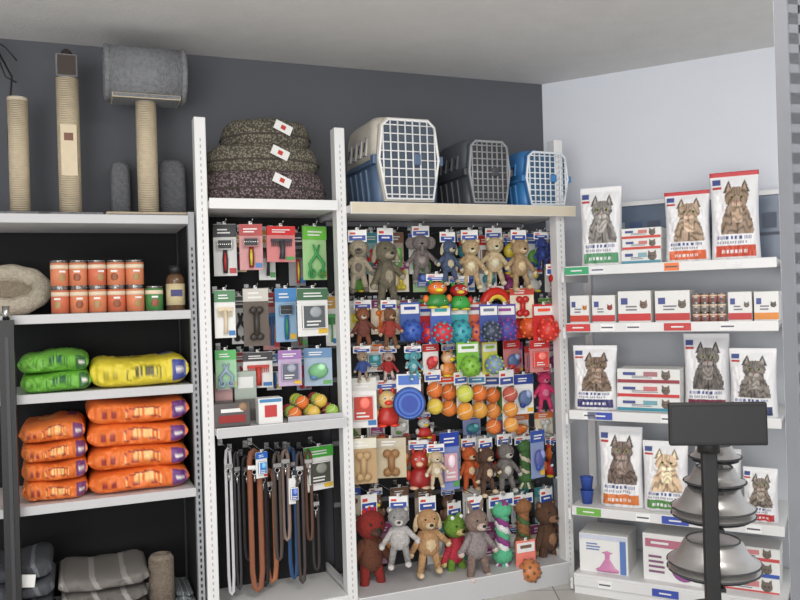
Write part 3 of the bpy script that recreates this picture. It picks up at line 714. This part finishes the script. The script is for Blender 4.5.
# ================= SHELF RUN B =================
def zB(u,v,d=0): return B.px(u,v,d)[1]
zb=[zB(670,590),zB(670,516),zB(670,415),zB(670,323),zB(670,263)]
sb0=B.px(569,400)[0]; sb1=B.px(781,400)[0]; w=sb1-sb0; cx=(sb0+sb1)/2
m=MB(); bk=MT('back_panel_light',(196,200,206),.6,0,.04,4)
zt=zB(690,197,.46)
for z in zb:
    m.box((cx,.23,z-.014),(w,.45,.026),WHITE); m.box((cx,-.004,z-.016),(w,.01,.042),WHITE,bev=.003)
m.box((cx,.465,zb[4]/2),(w,.012,zb[4]),bk)
m.box((cx,.22,.045),(w,.44,.09),WHITE)
for s in (sb0-.018,sb1+.018):
    m.box((s,.44,zt/2),(.036,.05,zt),WHITE); 
    for z in zb: m.box((s,.22,z-.04),(.012,.4,.05),WHITE)
m.box((cx+.06,.466,zb[4]+(zt-zb[4])/2),(w-.14,.01,zt-zb[4]),MT('header_blue_grey',(96,110,130),.25,0,.35,5))
m.box((cx+.06,.458,zt-.01),(w-.14,.02,.02),WHITE)
m.box((cx+.06,.458,zb[4]+.13),(w-.14,.012,.012),P(60,66,80))
for k in range(9): m.box((cx-.3+.085*k,.459,zb[4]+.19),(.06,.006,.07),P(*random.choice([(60,80,120),(150,160,175),(70,80,100),(190,195,205)])))
shelfB=m.obj('cat_food_shelving',B.W(0,0,0))
tags=[(4,[(581,(60,160,110)),(602,(230,230,235)),(676,(230,120,60)),(738,(225,225,228))]),(3,[(581,(200,60,60)),(610,(240,240,240)),(636,(235,235,235)),(680,(190,60,60)),(730,(230,230,230))]),
 (2,[(590,(240,240,240)),(600,(60,80,170)),(668,(240,240,240)),(750,(200,60,60))]),(1,[(586,(110,170,70)),(640,(240,240,240)),(672,(60,80,170)),(750,(240,240,240))]),(0,[(600,(240,240,240)),(660,(60,80,170))])]
m=MB()
for k,l in tags:
    for x,c in l:
        s=B.px(x,400)[0]; m.box((s,-.011,zb[k]-.016),(.11 if c[0]<225 else .06,.003,.032),P(*c)); m.box((s,-.0135,zb[k]-.016),(.05,.002,.006),P(90,90,100) if c[0]>225 else PAPER)
m.obj('shelf_price_labels',None,shelfB)
def fbag(x0,x1,y0,y1,k,band,cat,top=None,d=.1,seed=0,rz=0,t=.1,bg=(232,232,234)):
    s,z0,w,h=B.rect(x0,y0,x1,y1,d-t/2); h=z0+h-zb[k]; m=MB(); bag_standing(m,w,h,t,catpaint(band,cat,top,seed,bg=bg),seed=seed); m.obj('cat_food_bag',B.W(s,d,zb[k],rz))
fbag(578,620,186,263,4,(90,150,110),(126,122,118),(232,232,234),seed=1,rz=4)
fbag(663,709,190,262,4,(220,110,70),(150,130,110),(190,40,50),seed=2,rz=2)
fbag(709,759,170,260,4,(200,80,60),(130,110,92),(190,40,50),seed=3,rz=3)
fbag(571,615,346,412,2,(60,60,110),(110,92,78),seed=4,rz=5)
fbag(682,729,334,404,2,(120,50,70),(96,90,86),seed=5,rz=0,d=.16)
fbag(728,777,349,416,2,(50,60,100),(110,104,98),seed=6,rz=-3,d=.06)
fbag(597,641,428,508,1,(210,120,60),(104,90,82),seed=7,rz=3)
fbag(641,687,443,512,1,(90,140,80),(196,170,140),seed=8,rz=2)
fbag(694,741,450,520,1,(60,80,160),(150,130,120),seed=9,rz=0,d=.2)
fbag(742,778,470,530,1,(190,60,60),(120,110,100),seed=10,rz=-4,d=.08)
def fbox(x0,x1,y0,y1,k,band,accent,d=.06,dep=.16,zoff=None,name='pouch_food_box',pic=True,rz=0):
    s,z0,w,h=B.rect(x0,y0,x1,y1,d)
    z=zb[k] if zoff is None else zoff
    m=MB(); m.box((0,dep/2,h/2),(w,dep,h),PAPER,bev=.002,seg=1)
    m.box((0,-.001,h*.18),(w*.98,.003,h*.22),P(*band)); m.box((-w*.3,-.002,h*.68),(w*.2,.003,h*.2),P(70,80,140)); decal_lines(m,-.05*w,h*.36,w*.42,h*.2,-.001,2,P(120,120,130))
    if pic:
        aw=min(w*.12,h*.3)
        m.sph((w*.28,-.001,h*.55),(aw,.003,aw*.9),P(*accent)); 
        for q in (-1,1): m.poly([(w*.28+q*aw*.9,h*.55+aw*.3),(w*.28+q*aw*.2,h*.55+aw*.8),(w*.28+q*aw*.8,h*.55+aw*1.35)],-.003,.002,P(*accent)); m.sph((w*.28+q*aw*.35,-.004,h*.57),aw*.14,P(20,20,20),seg=6)
        if w>h*1.4: m.box((w*.04,-.002,h*.66),(w*.22,.003,h*.3),P(*[min(255,int(b*.6+80)) for b in band]))
    m.obj(name,B.W(s,d,z,rz)); return z+h
z=zb[4]
for yy in ((247,262),(236,247),(225,236)): z=fbox(621+random.uniform(0,1),661,yy[0],yy[1],4,random.choice([(200,70,60),(90,150,170),(220,120,60)]),(110,100,90),zoff=z)
x=570
for i,(wd,hh,b,a) in enumerate([(20,28,(200,70,50),(190,120,60)),(24,28,(190,60,60),(150,60,60)),(34,32,(200,60,60),(120,100,90)),(1,1,0,0),(36,32,(190,60,60),(110,100,90))]):
    if b: fbox(x,x+wd-1,324-hh,324,3,b,a)
    x+=wd+ (2 if b else 0)
for i,x in enumerate((696,704.5,713,721.5)):
    s,_,w,_2=B.rect(x-4.2,294,x+4.2,324,.05)
    for k in range(3):
        m=MB(); r=w/2; h=.04; can(m,0,0,0,r,h,P(150,140,130) if k%2 else P(160,110,100),P(90,90,100)); m.obj('cat_food_tin',B.W(s,.05+r+.0,zb[3]+.0405*k))
fbox(728,752,292,322,3,(190,60,60),(120,110,100)); fbox(754,779,292,322,3,(220,140,60),(100,90,90))
z=zb[2]
for yy,b in (((396,410),(60,140,160)),((382,396),(200,60,60)),((367,382),(150,60,70))): z=fbox(617,680,yy[0],yy[1],2,b,(110,100,90),zoff=z)
for x,c in ((585,(50,80,160)),):
    s,z0,w,h=B.rect(x-7,474,x+7,500,.05)
    m=MB(); 
    for k in range(2): m.lathe([(w*.34,0),(w*.46,h*.5),(w*.48,h*.52),(w*.42,h*.5),(w*.3,.006)],P(*c,.3),20,(0,0,.5*h*k))
    m.obj('food_scoop_cup',B.W(s,.08,zb[1]))
s,z0,w,h=B.rect(580,535,628,592,.05); m=MB(); h=z0+h-zb[0]
m.box((0,.1,h/2),(w,.2,h),PAPER,bev=.003); m.box((0,-.002,h*.93),(w*.96,.004,h*.1),P(200,205,220)); m.box((w*.4,-.002,h*.5),(w*.12,.004,h*.8),P(90,120,180))
m.lathe([(w*.22,0),(w*.24,.01),(w*.16,h*.1),(w*.05,h*.3),(w*.05,h*.42),(w*.12,h*.46),(w*.01,h*.5)],P(200,130,170,.3),20,(w*.08,-.002,h*.12),1,.12); decal_lines(m,-w*.2,h*.6,w*.3,h*.2,-.002,3,P(110,130,180))
m.obj('cat_fountain_box',B.W(s,.05,zb[0],2))
s,z0,w,h=B.rect(643,536,702,596,.05); h=z0+h-zb[0]; m=MB(); m.box((0,.1,h/2),(w,.2,h),PAPER,bev=.003); m.box((-w*.1,-.002,h*.82),(w*.7,.004,h*.16),P(180,110,130)); decal_lines(m,-w*.1,h*.78,w*.5,h*.1,-.005,1,PAPER)
m.sph((w*.2,-.001,h*.35),(w*.22,.004,h*.24),P(150,90,150)); m.sph((w*.2,-.003,h*.52),(w*.1,.004,h*.1),P(90,70,70)); decal_lines(m,-w*.25,h*.2,w*.3,h*.4,-.002,4,P(130,90,120)); m.obj('cat_litter_box',B.W(s,.05,zb[0],-2))
z=zb[0]
for yy in ((578,596),(562,578),(548,562)): z=fbox(722,780,yy[0],yy[1],0,random.choice([(60,90,170),(200,80,80),(120,160,190)]),(110,100,90),zoff=z,d=.08)
# ================= bowl stand =================
def Wc(x,y,z,rz=0): return Matrix.Translation((x,y,z))@Matrix.Rotation(R(rz),4,'Z')
m=MB(); sx=.862; sy=2.2
m.box((0,0,.984),(.258,.022,.118),BLK,bev=.004); m.box((0,-.0125,.984),(.245,.002,.1),P(28,28,30,.5))
px=-.018
m.box((px,.03,.49),(.04,.03,.86),BLK,bev=.004); m.cyl((px,.03,.03),(px,.03,.05),.06,BLK); m.cyl((px,.03,0),(px,.03,.03),.2,BLK,r1=.19,seg=32)
m.cyl((px+.0,.03,.9),(px+.0,.03,.95),.03,BLK)
levels=[(.86,.068,1),(.785,.082,1),(.68,.112,2),(.515,.125,2),(.33,.125,1)]
for z,r,_ in levels:
    m.torus((px+.04,.03+r+.03,z),r*.9,.004,BLK,'Z',28); m.box((px+.02,.06,z),(.03,.07,.01),BLK)
m.obj('bowl_display_stand',Wc(sx,sy,0,-8))
for z,r,nn in levels:
    m=MB()
    for j in range(nn):
        h=r*.72; q=j*.022
        m.lathe([(r*.02,h*.5),(r*.5,h*.5),(r*.62,h*.47),(r*.68,h*.4),(r*.78,h*.1),(r*.9,-h*.12),(r*1.04,-h*.2),(r*1.07,-h*.23),(r*1.04,-h*.25),(r*.86,-h*.18),(r*.74,h*.06),(r*.6,h*.4),(r*.02,h*.44)],STEEL,36,(0,0,q))
        m.torus((0,0,-h*.23+q),r*1.05,.003,P(60,60,62),'Z',32); m.torus((0,0,h*.48+q),r*.6,.003,P(90,90,92),'Z',28)
    p=Wc(sx,sy,0,-8)@Vector((px+.04,.03+r+.03,z+r*.72*.25+.008)); m.obj('stainless_pet_bowl',Wc(p.x,p.y,p.z))
# ================= slotted upright in foreground =================
m=MB(); g=MT('galvanised_grey',(128,130,136),.45,.2,.12,8); H=2.3
for x,wd in ((.009,.018),(.0295,.011),(.050,.018)): m.box((x,0,H/2),(wd,.003,H),g)
for k in range(int(H/.03)): m.box((.029,0,.015+k*.03),(.058,.003,.017),g)
m.box((-.001,.012,H/2),(.003,.026,H),g); m.box((.06,.012,H/2),(.003,.026,H),g); m.box((.029,.025,H/2),(.062,.002,H),P(176,178,184)); m.box((.03,.012,.004),(.1,.08,.008),g)
m.obj('slotted_shelf_upright',Wc(.594,1.2,0,18))
# ================= light =================
def area(name,loc,sx_,sy_,e,rot=(0,0,0),col=(1,1,1)):
    l=bpy.data.lights.new(name,'AREA'); l.shape='RECTANGLE'; l.size=sx_; l.size_y=sy_; l.energy=e; l.color=col
    o=bpy.data.objects.new(name,l); sc.collection.objects.link(o); o.location=loc; o.rotation_euler=[R(a) for a in rot]; return o
area('ceiling_lamp',(.5,1.2,2.44),1.3,.5,36,(8,0,0),(1,.96,.9))
area('ceiling_lamp',(-.6,-.6,2.44),1.3,.5,28,(20,0,0),(1,.97,.92))
area('added_rear_fill',(-.6,-1.8,1.2),2.4,1.6,108,(98,0,-24),(1,.985,.97))  # unseen fill light added behind the camera to lift the ceiling and walls
w_=bpy.data.worlds.new('world'); sc.world=w_; w_.use_nodes=True; w_.node_tree.nodes['Background'].inputs[0].default_value=(.93,.95,1,1); w_.node_tree.nodes['Background'].inputs[1].default_value=.66
sc.view_settings.view_transform='Standard'; sc.view_settings.exposure=0
